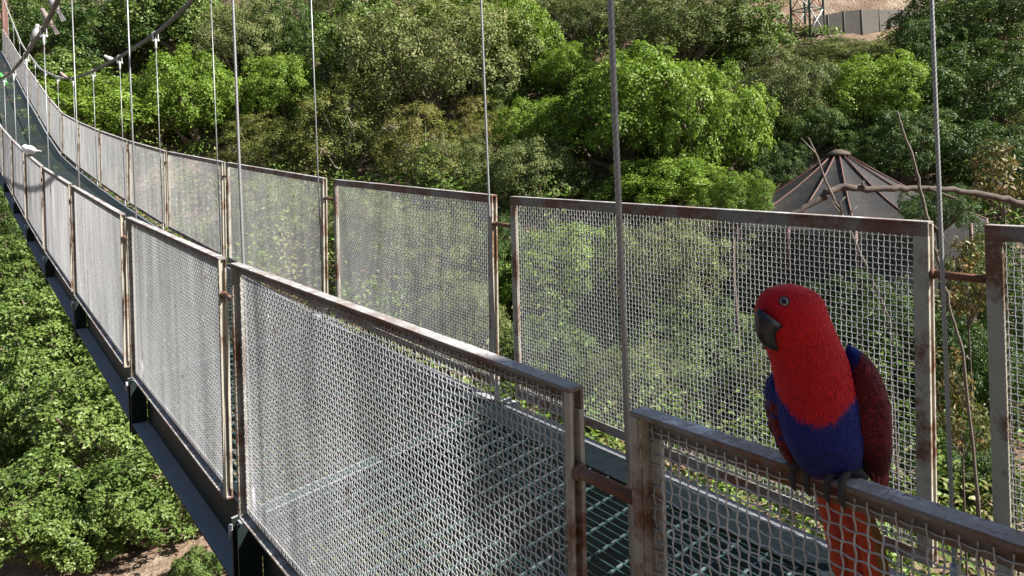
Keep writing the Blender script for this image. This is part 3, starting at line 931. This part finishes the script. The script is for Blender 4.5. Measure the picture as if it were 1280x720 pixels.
wood('bare_stick', 'thin crooked bare twig standing in front of the netted aviary', 'stick',
     [(1010, 172, 0), (1022, 196, 0), (1030, 222, 0), (1040, 243, 0), (1052, 268, 0), (1068, 300, 0), (1088, 345, 0), (1112, 400, 0)],
     5.0, [.9, 1.2, 1.4, 1.5, 1.6, 1.6, 1.6, 1.5], M['dead_pale'],
     twigs=[([(1020, 192), (1010, 182), (1001, 172)], 1.5), ([(1052, 268), (1050, 252), (1057, 246)], 1.5), ([(1058, 275), (1066, 262), (1072, 258)], 1.3), ([(1052, 268), (1042, 256), (1040, 250)], 1.2)], down=(.5, .2, 0), seed=9)

KIND['sprig'] = dict(nleaf=900, leaf=.15, flat=1.0, spray=.5, sparse=.1, aspect=.5, nlobes=26, rad=(.16, .26), dmin=.25)
LEAF['sprig'] = leaf_mat('yellow_brown_sprig_leaves', [(0.0, (.05, .075, .02)), (.4, (.13, .135, .04)), (.75, (.26, .17, .07)), (1.0, (.36, .22, .12))], .45, .3)
for v in range(2):
    cm, C, R = crown_mesh('crown', 900 + v, 'sprig', **KIND['sprig'])
    VAR['sprig', v] = (cm, limb_mesh('limbs', 900 + v, C, R, M['dead_pale'], 12, .02, 60), trunk_mesh('trunk', 900 + v, M['dead']))
tree(1252, 232, 36, 44, 'sprig', 'loose shrub with yellow-brown leaves at the right edge above the branch', 'shrub', F=6.5)
tree(1212, 362, 34, 52, 'sprig', 'yellowish leafy shrub in the gap beside the far thick suspender', 'shrub', F=5.6)
tree(1202, 520, 30, 60, 'sprig', 'straggly yellow-green shrub low beside the far thick suspender', 'shrub', F=5.4)
tree(250, 712, 30, 22, 'fresh', 'small green shrub on the bare ground below the girder', 'shrub')

# unseen trees added at the viewer's back, crowns shaped to shade parrot and near rail
dcm, dC, dR = crown_mesh('crown', 77, 'dark', nlobes=170, nleaf=34000, leaf=.085, flat=.9, rad=(.13, .2), dmin=.15, spray=.05)
VAR['dense', 0] = (dcm, limb_mesh('limbs', 77, dC, dR, M['bark'], 16, .045, 20), VAR['dark', 0][2])
for i, (tt, r, lab) in enumerate(((4.2, .88, 'unseen dense dark tree added behind the viewer to shade the parrot'), (6.4, .88, 'second unseen dark tree added farther back to deepen the shade on the parrot'))):
    c = Vector((DN + .02, -.40, ZC + .52)) + sun_dir * tt
    root = empty('tree', (c.x, c.y, t_at(c) + ZC - .1)); tag(root, lab, 'tree')
    cm, lm, tm = VAR['dense', 0]
    for nm, me in (('crown', cm), ('limbs', lm)):
        o = obj(nm, me, root, c - Vector(root.location)); o.scale = (r, r, r); o.rotation_euler = (0, 0, 1.3 * i)
    o = obj('trunk', tm, root); o.scale = (1.6, 1.6, c.z - root.location.z - r * .5)

for i, (x, y, z, r, lab) in enumerate(((-3.6, -2.6, 1.6, 2.5, 'unseen broad dark tree added behind and left of the viewer to cut sky light'),
                                       (-1.2, -6.4, 2.2, 2.7, 'unseen tall dark tree added farther behind the viewer to cut sky light'),
                                       (-5.6, 2.2, .6, 2.4, 'unseen dark tree added beyond the left side of the view to cut sky light'))):
    c = Vector((x, y, z + ZC)); root = empty('tree', (x, y, t_at(c) + ZC - .1)); tag(root, lab, 'tree')  # unseen trees added around the viewer to block sky light
    cm, lm, tm = VAR['dark', i]
    for nm, me in (('crown', cm), ('limbs', lm)):
        o = obj(nm, me, root, c - Vector(root.location)); o.scale = (r, r, r)
    o = obj('trunk', tm, root); o.scale = (2.2, 2.2, c.z - root.location.z - r * .5)

# ------------------------------------------------------------------ the parrot
def feather_mat(name, rough=.62):
    m, nt, p = new_mat(name)
    a = N(nt, 'ShaderNodeAttribute', attribute_name='col')
    tc = N(nt, 'ShaderNodeTexCoord')
    n1 = noise(nt, 420, 3, .6, vec=tc.outputs['Object'])
    nt.links.new(mix(nt, 1.0, a.outputs['Color'], ramp(nt, n1, [(.25, .62), (.75, 1.25)]), 'MULTIPLY'), p.inputs['Base Color'])
    p.inputs['Roughness'].default_value = rough; p.inputs['Specular IOR Level'].default_value = .22
    p.inputs['Sheen Weight'].default_value = .12; p.inputs['Sheen Roughness'].default_value = .4
    bump(nt, p, n1, .25, .001)
    return m
M['feather'] = feather_mat('plumage')
PD = .950
Tv = -Vector((math.sin(TH), math.cos(TH), 0))
Rv = Vector((math.cos(TH), -math.sin(TH), 0)); Uv = Vector((0, 0, 1))
IR = Rv * math.cos(ROLL) + Uv * math.sin(ROLL); IU = Uv * math.cos(ROLL) - Rv * math.sin(ROLL)   # image right and up
PX = PD / F_PX
def pp(x, y, t=0): return at_depth(x, y, PD - t * PX)

RED, RED2, BLUE, MAROON = np.array((.56, .006, .011)), np.array((.38, .0045, .010)), np.array((.006, .012, .125)), np.array((.135, .006, .010))
class Loft:
    """spine of (x, y, half width, half depth, t) in photo pixels at the parrot's distance"""
    def __init__(s, spine, n=40, m=70):
        a = np.array(spine, float); u = np.r_[0, np.cumsum(np.hypot(np.diff(a[:, 0]), np.diff(a[:, 1])) + .01)]; u /= u[-1]
        t = np.linspace(0, 1, m)
        q = np.stack([s.smooth(u, a[:, i], t) for i in range(5)], 1)
        s.q = q; s.n = n; s.m = m
        tg = np.gradient(q[:, :2], axis=0); s.tg = tg / np.linalg.norm(tg, axis=1, keepdims=True)
    @staticmethod
    def smooth(u, v, t):
        # monotone-ish cubic
        d = np.gradient(v, u); i = np.clip(np.searchsorted(u, t) - 1, 0, len(u) - 2); h = u[i+1] - u[i]; w = (t - u[i]) / h
        return (2*w**3-3*w**2+1)*v[i] + (w**3-2*w**2+w)*h*d[i] + (-2*w**3+3*w**2)*v[i+1] + (w**3-w**2)*h*d[i+1]
    def point(s, j, ph):
        """world point at fractional ring j and angle ph (0 = image right side of the spine, 90 deg = towards the viewer)"""
        j0 = int(min(max(j, 0), s.m - 2)); f = min(max(j - j0, 0), 1)
        q = s.q[j0] * (1-f) + s.q[j0+1] * f; tg = s.tg[j0] * (1-f) + s.tg[j0+1] * f
        nx, ny = -tg[1], tg[0]              # in-picture normal; flipped to point right
        if nx < 0: nx, ny = -nx, -ny
        c, sn = math.cos(ph), math.sin(ph)
        return pp(q[0], q[1], q[4]) + (IR * nx - IU * ny) * (q[2] * c * PX) + Tv * (q[3] * sn * PX)
    def mesh(s, name, colf):
        b = MB()
        rings = [[s.point(j, 2*math.pi*k/s.n) for k in range(s.n)] for j in range(s.m)]
        b.rings(rings); return b, rings
def proj_px(P):
    r = Vector(P) - Vector((0, 0, ZC)); R = r.x*math.cos(TH) - r.y*math.sin(TH); F = r.x*math.sin(TH) + r.y*math.cos(TH)
    u, v = F_PX*R/F, -F_PX*r.z/F
    return 640 + u*math.cos(ROLL) + v*math.sin(ROLL), CY + v*math.cos(ROLL) - u*math.sin(ROLL)

PR = pp(1036, 602); parrot = empty('parrot', PR)
tag(parrot, 'red parrot with blue belly and dark beak perched on the near railing', 'parrot')
prng = random.Random(5)
def plume(name, loft, colf, nfe, flen, fwid, lift=.10, parent=None, jr=(0.02, .98), tip=1.0):
    """closed skin plus a coat of small overlapping feathers lying along it"""
    b, rings = loft.mesh(name, colf)
    V = [Vector(v) - PR for v in b.v]; F = list(b.f); cols = []
    for f in F:
        c = sum((V[i] for i in f), Vector()) / len(f); x, y = proj_px(c + PR); cols.append(colf(x, y, c + PR))
    me = bpy.data.meshes.new(name); 
    sm = [True] * len(F)
    for i in range(nfe):
        j = loft.m * prng.uniform(*jr); ph = prng.uniform(0, 2*math.pi)
        p = loft.point(j, ph); p2 = loft.point(j + .8, ph); pe = loft.point(j, ph + .05)
        ax = p2 - p
        if ax.length < 1e-6: continue
        ax.normalize(); sd = (pe - p).normalized(); nr = ax.cross(sd).normalized()
        q = loft.q[int(min(max(j, 0), loft.m-1))]; ctr = pp(q[0], q[1], q[4])
        if nr.dot(p - ctr) < 0: nr = -nr
        x, y = proj_px(p); c = colf(x, y, p)
        L, W = flen(x, y) * PX * prng.uniform(.75, 1.25), fwid(x, y) * PX * prng.uniform(.8, 1.2)
        ax = (ax + sd * prng.uniform(-.16, .16)).normalized()
        o = len(V); p = p - PR + nr * .0003
        lf = lift * prng.uniform(.4, 1.3)
        V += [p, p + ax*L*.45 + sd*W + nr*L*lf*.6, p + ax*L + nr*L*lf*.75, p + ax*L*.45 - sd*W + nr*L*lf*.6, p + ax*L*.5 + nr*(L*lf*.6 + W*.35)]
        F += [(o, o+1, o+4), (o+1, o+2, o+4), (o+2, o+3, o+4), (o+3, o, o+4)]
        k = prng.uniform(.84, 1.14); cc = tuple(v * k for v in c); cols += [cc, tuple(v*1.08*tip for v in cc), tuple(v*tip for v in cc), tuple(v*.9 for v in cc)]; sm += [True]*4
    me.from_pydata(V, [], F); me.polygons.foreach_set('use_smooth', sm)
    a = me.attributes.new('col', 'FLOAT_COLOR', 'FACE'); a.data.foreach_set('color', np.array([(*c, 1) for c in cols], dtype=np.float32).ravel())
    me.materials.append(M['feather']); me.update()
    return obj(name, me, parent or parrot)

def body_col(x, y, p):
    n = 1.2 * math.sin(x * .55 + y * .21) + 1.2 * math.sin(x * 1.3 - y * .4) + prng.uniform(-2.5, 2.5)
    yb = 528 - (abs(x - 1021) / (53.0 if x < 1021 else 46.0)) ** 2.3 * (50 if x < 1021 else 36)
    f = min(max((y + n - yb) / 11.0 + .5, 0), 1); f = f * f * (3 - 2 * f)
    red = RED if y < 430 else RED * .6 + RED2 * .4  # breast red darkened to paint in the shade below the head
    low = BLUE * (1.2 if y < 560 else .9) if y < 592 + n * .5 else np.array((.09, .006, .02))
    return red * (1 - f) + low * f
body = Loft([(986, 354.5, 1.5, 2, 0), (986, 357, 14, 12, 0), (985.5, 364, 29, 23, 1), (985.5, 376, 39, 31, 2), (987, 390, 43, 35, 2), (992, 406, 43.5, 37, 2),
             (1000, 424, 43, 38, 0), (1007, 443, 44, 40, 0), (1013, 462, 46, 41, 0), (1018, 490, 49.5, 42, 0), (1024, 518, 51, 42, 0), (1032, 545, 47.5, 38, -2),
             (1041, 570, 40, 34, -5), (1050, 590, 29, 25, -9), (1056, 604, 20, 19, -14), (1061, 616, 8, 10, -18)], 44, 80)
plume('body', body, body_col, 17000, lambda x, y: 5 if y < 430 else 8 if y < 535 else 11, lambda x, y: .8 if y < 430 else 1.3, .04)

def wing_col(x, y, p):
    if x < 1064 + (468 - y) * .25 and y < 470: return BLUE * 1.5
    k = 1.15
    return MAROON * k
wing = Loft([(1060, 432, 2, 3, 2), (1064, 441, 8, 10, 4), (1071, 457, 16, 19, 6), (1078, 480, 22, 25, 7), (1083, 508, 25, 27, 6), (1087, 535, 23, 25, 3), (1090, 560, 20, 21, -1), (1094, 582, 15, 15, -6), (1100, 600, 9, 9, -11), (1105, 614, 3, 3, -15)], 30, 60)
plume('wing', wing, wing_col, 1100, lambda x, y: 10 if y < 490 else 16 if y < 540 else 26, lambda x, y: 3.6 if y < 500 else 4.6, .07, jr=(.02, .74), tip=.42)
lwing = Loft([(968, 462, 1.5, 3, -12), (966, 478, 6, 12, -14), (967, 505, 8, 18, -16), (972, 535, 8, 18, -20), (982, 562, 6, 12, -24), (995, 588, 2, 4, -28)], 20, 40)
plume('wing', lwing, lambda x, y, p: BLUE if (y < 500 or prng.random() < .2) else MAROON * .8, 300, lambda x, y: 12, lambda x, y: 3.2, .06)

# long flight feathers folded along the wing, and the tail behind the rail
def blade(b_V, b_F, b_C, P, W, nr, col, edge):
    o = len(b_V); n = len(P)
    for i in range(n):
        t = (P[min(i+1, n-1)] - P[max(i-1, 0)]).normalized(); sd = nr.cross(t).normalized()
        b_V += [P[i] - sd*W[i] - PR, P[i] + nr*W[i]*.35 - PR, P[i] + sd*W[i] - PR]
    for i in range(n - 1):
        k = o + i*3
        b_F += [(k, k+3, k+4, k+1), (k+1, k+4, k+5, k+2)]; b_C += [col, edge]
def blades(name, items):
    V, F, C = [], [], []
    for it in items: blade(V, F, C, *it)
    me = bpy.data.meshes.new(name); me.from_pydata(V, [], F)
    a = me.attributes.new('col', 'FLOAT_COLOR', 'FACE'); a.data.foreach_set('color', np.array([(*c, 1) for c in C], dtype=np.float32).ravel())
    me.polygons.foreach_set('use_smooth', [True]*len(F)); me.materials.append(M['feather']); me.update()
    return obj(name, me, parrot)
for i in range(6):
    f = i / 5
    x0, y0 = 1068 + 26*f, 520 + 8*f; x1, y1 = 1084 + 25*f, 600 + 14*f
    P = [pp(x0 + (x1-x0)*t + 5*math.sin(t*3)*f, y0 + (y1-y0)*t, 22 - 26*t + 9*math.sin(f*3.1) - 7*f) for t in np.linspace(0, 1, 7)]
    W = [w * PX for w in (3.0, 5.2, 5.8, 5.6, 5.0, 3.8, .8)]
    blades('flight_feather', [(P, W, (Tv*.8 + IR*.5).normalized(), tuple(MAROON*(.9 + .12*i)), tuple(MAROON*.4))])
TAIL = [(1030, 606, 1052, 728), (1039, 606, 1063, 738), (1048, 607, 1074, 745), (1057, 608, 1085, 748), (1065, 608, 1096, 748), (1073, 609, 1106, 744), (1080, 611, 1114, 736)]
for i, (x0, y0, x1, y1) in enumerate(TAIL):
    x0 -= 11; x1 -= 5
    a, c = at_d(x0, y0, .925 + .002*i), at_d(x1, y1, .978 - .003*abs(i-3))
    P = [a.lerp(c, t) + Vector((.010*math.sin(math.pi*t), 0, 0)) for t in np.linspace(0, 1, 8)]
    W = [w * PX for w in (6, 8, 9, 9.5, 9.5, 9, 7, 1.5)]
    cc = np.array((.52, .060, .020)) if i < 6 else np.array((.22, .10, .022))
    if i in (1, 3): cc = cc * np.array((.72, .55, .7))
    blades('tail_feather', [(P, W, Vector((-1, 0, .15)).normalized(), tuple(cc), tuple(cc*.8))])

# beak, eye, feet
M['beak'] = plain('slate_black_beak', (.011, .013, .017), .30, 0, .4, 120, .1, .5)
M['foot'] = plain('dark_scaly_foot', (.040, .037, .035), .75, 0, .5, 900, .6)
bk = MB(); rings = []
for x, y, lx, ly, wd in ((963, 398, -17, -13, 15), (957, 404, -15, -9, 14.5), (955, 412, -13, -3, 13), (956, 420, -11, 2, 11), (960, 427, -8.5, 4.5, 8.5), (966, 432.5, -5, 4.5, 5.5), (972, 436, -2.2, 3, 2.6), (974, 439, -.5, 1, .6)):
    ring = []
    for k in range(20):
        an = 2*math.pi*k/20; ca, sa = math.cos(an), math.sin(an)
        ring.append(pp(x + 2 + lx*1.02*ca, y + ly*ca, 21) + Tv*(wd*sa*PX) - PR)
    rings.append(ring)
bk.rings(rings); bk.build('upper_beak', M['beak'], parrot)
lb = MB(); rings = []
for x, y, r in ((981, 412, 7), (977, 418, 7.5), (974, 424, 6), (972, 428, 3.5), (971.5, 430, .8)):
    rings.append([pp(x + r*math.cos(a), y + r*.6*math.sin(a)*.4, 22) + Tv*(r*1.15*math.sin(a)*PX) - PR for a in np.linspace(0, 2*math.pi, 16, endpoint=False)])
lb.rings(rings); lb.build('lower_beak', M['beak'], parrot)
# the eye sits on the skin where the line of sight through its pixel meets the head
best = None
for j in np.linspace(4, 34, 121):
    for ph in np.linspace(.15, math.pi - .15, 160):
        q = body.point(j, ph); x, y = proj_px(q); e = (x - 980)**2 + (y - 377.5)**2
        if best is None or e < best[0]: best = (e, q, j, ph)
EP = best[1]; en = (body.point(best[2], best[3] + .05) - EP).cross(body.point(best[2] + .8, best[3]) - EP).normalized()
if en.dot(Tv) < 0: en = -en
view = (Vector((0, 0, ZC)) - EP).normalized(); en = (en * .5 + view * .5).normalized()
def disc(c, nr, prof, n=24):
    a = nr.orthogonal().normalized(); b2 = nr.cross(a)
    return [[c - PR + nr*h*PX + (a*math.cos(t)+b2*math.sin(t))*r*PX for t in np.linspace(0, 2*math.pi, n, endpoint=False)] for r, h in prof]
for nm, prof, colr, rg in (('eye_ring', [(6.6, -1.0), (6.5, .6), (5.6, 1.3), (4.9, 1.1), (4.6, 0)], (.016, .018, .030), .9),
                           ('iris', [(4.9, 0), (4.8, 1.0), (4.0, 1.6), (2.6, 1.95), (.2, 2.1)], (.34, .32, .28), .15),
                           ('pupil', [(3.7, 1.2), (3.6, 1.9), (2.4, 2.5), (.2, 2.8)], (.004, .004, .004), .06)):
    b = MB(); b.rings(disc(EP, en, prof)); b.build(nm, plain(nm + '_surface', colr, rg, 0, .1, 200, 0, .6), parrot)
for fx, fy in ((1003, 591), (1046, 606.5)):
    s0 = at_d(fx, fy, DN).y; zt = top_at('n', s0); b = MB()
    ft = Vector((0, s0, zt))
    b.tube([Vector((.892, s0-.004, zt+.040)) - PR, Vector((.884, s0, zt+.020)) - PR, Vector((.878, s0, zt+.009)) - PR], [.0085, .0075, .0065], 10)
    for k, ds in enumerate((-.0085, .0085)):
        P = [(.880, s0+ds*.3, zt+.008), (.868, s0+ds*.8, zt+.0085), (.857, s0+ds, zt+.0065), (.8515, s0+ds*1.1, zt-.002), (.8505, s0+ds*1.15, zt-.013), (.8525, s0+ds*1.2, zt-.022), (.857, s0+ds*1.2, zt-.030)]
        b.tube([Vector(p) - PR for p in P], [.0050, .0046, .0049, .0042, .0045, .0034, .0008], 9)
        P = [(.880, s0+ds*.4, zt+.008), (.892, s0+ds*1.3, zt+.0065), (.8995, s0+ds*1.6, zt-.002), (.8985, s0+ds*1.6, zt-.012)]
        b.tube([Vector(p) - PR for p in P], [.0062, .0056, .0048, .0015], 9)
    b.build('foot', M['foot'], parrot)

# ------------------------------------------------------------------ small birds on the cables and the railing
def small_bird(pos, axis, up, L, col, label, name='bird', tail_col=None, perch=.33):
    axis = Vector(axis).normalized(); up = Vector(up); up = (up - axis*up.dot(axis)).normalized(); sd = axis.cross(up)
    pos = Vector(pos); root = empty(name, pos); tag(root, label, 'bird')
    c0 = up * L * .13 - axis * L * 0.0
    prof = [(-.28, .015, 0), (-.24, .05, 0), (-.12, .095, .0), (.02, .115, .0), (.14, .10, .015), (.22, .072, .04), (.27, .070, .06), (.32, .074, .07), (.37, .058, .07), (.40, .028, .065), (.41, .004, .06)]
    b = MB()
    b.rings([[c0 + axis*a*L + up*(o + r*1.2*math.sin(t))*L + sd*r*1.2*math.cos(t)*L for t in np.linspace(0, 2*math.pi, 12, endpoint=False)] for a, r, o in prof])
    bm = plain('%s_plumage_%d' % (name, len(bpy.data.materials)), col, .7, 0, .3, 60, .3)
    b.build('body', bm, root)
    tm = plain('%s_tail_%d' % (name, len(bpy.data.materials)), tail_col or tuple(v*.75 for v in col), .7, 0, .3, 60, .2)
    t = MB()
    for k in (-1, 0, 1):
        t.add([c0 - axis*.20*L + sd*(k*.03-.025)*L, c0 - axis*.20*L + sd*(k*.03+.025)*L, c0 - axis*.66*L + sd*(k*.06+.018)*L - up*.02*L, c0 - axis*.66*L + sd*(k*.06-.018)*L - up*.02*L,
               c0 - axis*.4*L + sd*k*.04*L + up*.02*L], [(0,1,4),(1,2,4),(2,3,4),(3,0,4)])
    t.build('tail', tm, root)
    for s in (-1, 1):
        w = MB()
        w.rings([[c0 + axis*a*L + sd*s*(.088*q+.02)*L + up*(.01 + r*math.sin(t))*L + sd*s*.012*math.cos(t)*L for t in np.linspace(0, 2*math.pi, 10, endpoint=False)]
                 for a, r, q in ((.16, .02, .9), (.10, .06, 1), (-.02, .072, 1), (-.16, .052, .75), (-.30, .026, .4), (-.40, .006, .2))])
        w.build('wing', tm, root)
    k = MB(); k.tube([c0 + axis*.395*L + up*.062*L, c0 + axis*.43*L + up*.052*L, c0 + axis*.445*L + up*.03*L], [.022*L, .016*L, .003*L], 8); k.build('beak', M['foot'], root)
    for s in (-1, 1):
        g = MB(); g.tube([c0 + sd*s*.04*L - up*.08*L, sd*s*.035*L], .010*L, 6); g.tube([sd*s*.035*L - axis*.03*L, sd*s*.035*L + axis*.05*L], .011*L, 6); g.build('leg', M['foot'], root)
def on_cable(side, x, y):
    p = at_d(x, y, CD[side]); return Vector((CD[side], p.y, cable_z(p.y) + ZC + (.03 if side == 'f' else 0) + .027))
lean = Uv * .8 - Rv * .45
small_bird(on_cable('n', 68, 20), lean, Tv * .8 + Rv * .6, .31, (.20, .19, .19), 'grey bird highest of the three on the dark near cable')
small_bird(on_cable('n', 59, 35), lean + Tv*.1, Tv * .7 + Rv * .7, .31, (.19, .155, .14), 'brownish grey bird, middle one of the three on the near cable')
small_bird(on_cable('n', 48, 55), lean * 1.0 + Rv * .9, Uv, .31, (.33, .32, .31), 'pale grey bird, lowest of the three on the near cable')
small_bird(on_cable('f', 79, 99), -Rv * .8 + Uv * .5, Uv, .30, (.34, .23, .20), 'pinkish bird where the far cable sags lowest')
small_bird(on_cable('f', 137, 79), -Rv * .9 + Uv * .3, Uv, .28, (.50, .48, .46), 'small white bird on the far cable next to a clamp')
small_bird(on_cable('n', 3, 107), -Rv * .6 + Uv * .8, Tv + Rv * .3, .34, (.05, .34, .04), 'bright green parrot at the left edge on the near cable', 'green_bird')
q = at_d(37, 193, DN + .02); sl = .09
small_bird(Vector((DN + .02, q.y, top_at('n', q.y) + .002)), Vector((-.25, 1, .04)), Uv, .52, (.80, .78, .75), 'white bird crouching on top of the near railing far along the bridge', 'white_bird', (.74, .66, .60))
